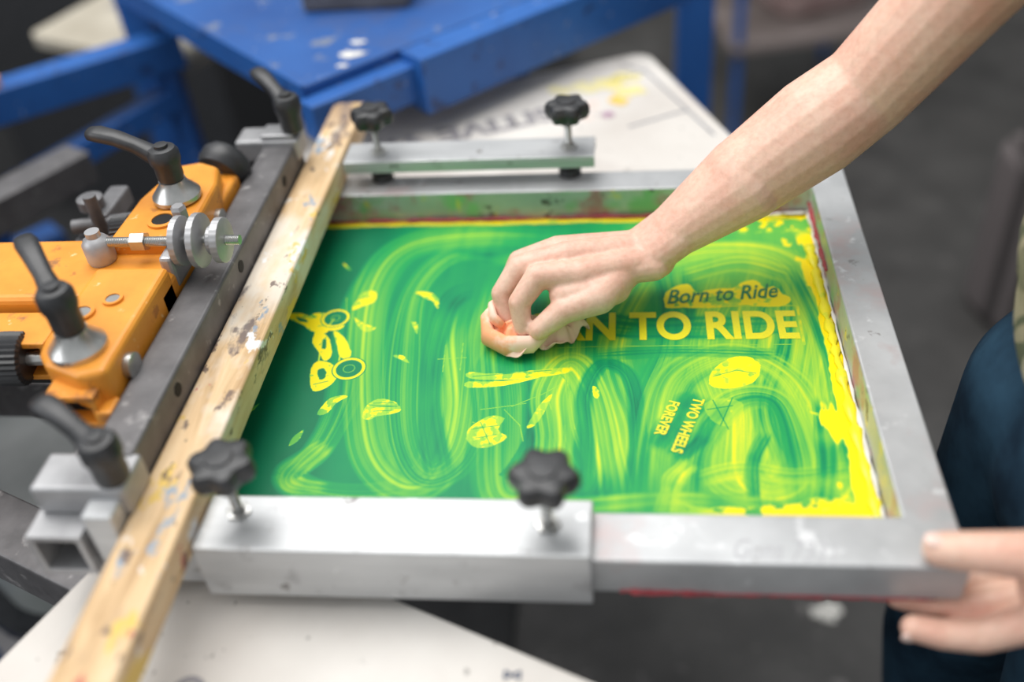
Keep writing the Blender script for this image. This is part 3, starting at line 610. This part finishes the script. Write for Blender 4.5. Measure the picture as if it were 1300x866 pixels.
caps+=chain([ml[1],V((.312,-.219,.8545)),V((.288,-.216,.8555)),V((.270,-.213,.857))],[.0115,.0095,.0088,.0078])
caps+=chain([ml[2],V((.318,-.198,.8545)),V((.296,-.197,.8555)),V((.278,-.195,.857))],[.0112,.0092,.0085,.0075])
caps+=chain([ml[3],V((.334,-.181,.8545)),V((.316,-.180,.8565)),V((.302,-.179,.858))],[.010,.0085,.0078,.007])
caps+=chain([Wl+V((-.02,-.008,.008)),V((.354,-.228,.918)),V((.317,-.224,.9175)),V((.286,-.217,.9115))],[.0220,.0180,.0138,.0112])
caps+=[(Wl+V((-.01,0,-.004)),.024,ml[1]+V((.004,-.010,.024)),.022,(0,1,0),1.2,1.0)]
a=Ell-Wl;caps+=[(Wl,.0235,Wl+a*.3,.028),(Wl+a*.3,.028,Wl+a*.7,.040),(Wl+a*.7,.040,Ell,.040),(Ell,.040,Ell.lerp(Shl,.6),.048),(Ell.lerp(Shl,.6),.048,Shl,.052)]
blob("left_arm",caps,.002,4,skin,wk)
sphere("thumb_nail",(.2815,-.2165,.9205),.0062,nail,wk,(1.1,.9,.30))
sphere("index_nail",(.2715,-.2430,.856),.0050,nail,wk,(1.1,.35,.9))
Ch=V((.50,-.10,1.22))
blob("camouflage_shirt",[((.465,-.10,.98),.115,(.475,-.10,1.10),.118,(0,1,0),1.36,.95),((.462,-.10,.93),.085,(.465,-.10,1.0),.115,(0,1,0),1.5,1.0),((.475,-.10,1.10),.115,Ch,.115,(0,1,0),1.45,.95),
  (Ch+V((0,0,.03)),.075,Sh+V((.01,0,-.005)),.062),(Ch+V((0,0,.03)),.075,Shl+V((.01,0,0)),.062),(Sh,.062,Sh.lerp(El,.30),.062),(Shl,.062,Shl.lerp(Ell,.5),.060)],.007,8,camo_m,wk)
blob("jeans",[((.475,-.10,.91),.100,(.470,-.10,.84),.108,(0,1,0),1.35,.95),
  ((.462,-.02,.84),.102,(.425,.005,.50),.070),((.425,.005,.50),.070,(.47,.01,.10),.058),((.47,-.185,.84),.100,(.455,-.21,.50),.070),((.455,-.21,.50),.070,(.50,-.21,.10),.058)],.007,6,jeans,wk)
for nm,(x,y) in {"boot_right":(.45,.01),"boot_left":(.48,-.21)}.items():
    blob(nm,[((x+.03,y,.05),.047,(x-.03,y,.045),.045),((x-.03,y,.045),.045,(x-.13,y,.035),.034,(0,1,0),1.25,1),((x+.02,y,.05),.045,(x+.02,y,.14),.05)],.006,4,boot_m,wk)
hc=V((.43,-.10,1.49))
blob("head",[(Ch+V((0,0,.08)),.058,hc+V((.02,0,-.08)),.052),(hc+V((-.055,0,-.075)),.030,hc+V((-.02,0,-.04)),.058),(hc+V((-.078,0,.0)),.010,hc+V((-.098,0,-.028)),.011),
  (hc+V((-.076,-.012,-.055)),.008,hc+V((-.076,.012,-.055)),.008),(hc+V((.0,.072,-.005)),.012,hc+V((.005,.078,-.02)),.010),(hc+V((.0,-.072,-.005)),.012,hc+V((.005,-.078,-.02)),.010)],.004,5,skin,wk,
  ells=[((hc.x,hc.y,hc.z+.02),.090,.073,.095),((hc.x-.035,hc.y,hc.z-.03),.052,.056,.075)])
blob("hair",[],.006,4,hair_m,wk,ells=[((hc.x+.018,hc.y,hc.z+.040),.088,.079,.086)])
for sgn in (-1,1):
    sphere("eye",(hc.x-.073,hc.y+sgn*.030,hc.z+.002),.012,white_m,wk);sphere("pupil",(hc.x-.0835,hc.y+sgn*.030,hc.z+.001),.004,dark,wk)
    loft("eyebrow",[hc+V((-.082,sgn*.014,.020)),hc+V((-.083,sgn*.030,.025)),hc+V((-.074,sgn*.046,.020))],[(.003,.003)]*3,hair_m,wk,seg=8)
# ------------------------------------------------------------ rag
rag_m=stained("peach_rag",(.88,.56,.42),(.92,.70,.58),[(26,.60,.08,(.90,.66,.06)),(16,.52,.08,(.90,.40,.20))],30,.9,0)
def cloth(name,cen,rx,ry,h,seed,rot=0,par=None):
    n=100;vs=[];fs=[]
    r=np.random.RandomState(seed);ph=r.rand(8)*6.28
    for i in range(n):
        q=i/(n-1)
        for k in range(n):
            t=2*math.pi*k/n
            edge=1+.14*math.sin(3*t+ph[0])+.08*math.sin(5*t+ph[1])
            R=q*edge
            z=h*(1-q**2)+q*.004*math.sin(6*t+ph[3]+4*q)+.004*math.sin(3*t+ph[4]-5*q)*q+.0026*math.sin(9*q+2*t+ph[5])*q+.0012*math.sin(17*t+6*q)*q+.0045
            x=rx*R*math.cos(t);y=ry*R*math.sin(t)
            X=x*math.cos(rot)-y*math.sin(rot);Y=x*math.sin(rot)+y*math.cos(rot)
            vs.append((cen[0]+X,cen[1]+Y,cen[2]+max(z,.0012)))
    for i in range(n-1):
        for k in range(n):
            k2=(k+1)%n;fs.append((i*n+k,(i+1)*n+k,(i+1)*n+k2,i*n+k2))
    o=mobj(name,vs,fs,rag_m,par,True);s=o.modifiers.new("t","SOLIDIFY");s.thickness=.0012;return o
rg=empty("wiping_rag")
cloth("bunched_part",(.002,.038,AZ+.0005),.032,.024,.020,4,0,rg)
cloth("trailing_fold",(.032,.042,AZ+.0005),.031,.014,.016,9,.35,rg)
def sh(L): return [(x+.009,y-.002,z) for x,y,z in L]
loft("rolled_edge",sh([(-.030,.060,.890),(-.036,.048,.886),(-.034,.032,.880),(-.018,.021,.879),(.004,.019,.882),(.016,.028,.886)]),[(.004,.006),(.006,.010),(.007,.011),(.007,.010),(.006,.009),(.004,.005)],rag_m,rg,seg=14,power=2)
loft("rolled_edge_b",sh([(-.024,.064,.896),(-.031,.052,.895),(-.029,.040,.893),(-.020,.034,.890)]),[(.003,.006),(.004,.009),(.004,.008),(.003,.004)],rag_m,rg,seg=14,power=2)
# ------------------------------------------------------------ light
w=bpy.data.worlds.new("world");sc.world=w;w.use_nodes=True
bg=w.node_tree.nodes["Background"];bg.inputs[0].default_value=(.93,.97,1,1);bg.inputs[1].default_value=.60
def area(name,loc,tgt,size,power,col):
    l=bpy.data.lights.new(name,"AREA");l.energy=power;l.size=size;l.color=col;o=bpy.data.objects.new(name,l);link(o);o.location=loc
    o.rotation_euler=(V(tgt)-V(loc)).to_track_quat('-Z','Y').to_euler()
area("ceiling_light_panel",(-.6,.6,3.4),(0,0.1,.9),2.2,90,(1,.98,.95))
area("window_light",(-2.8,-1.0,2.4),(0,0,.9),1.8,32,(.95,.97,1))
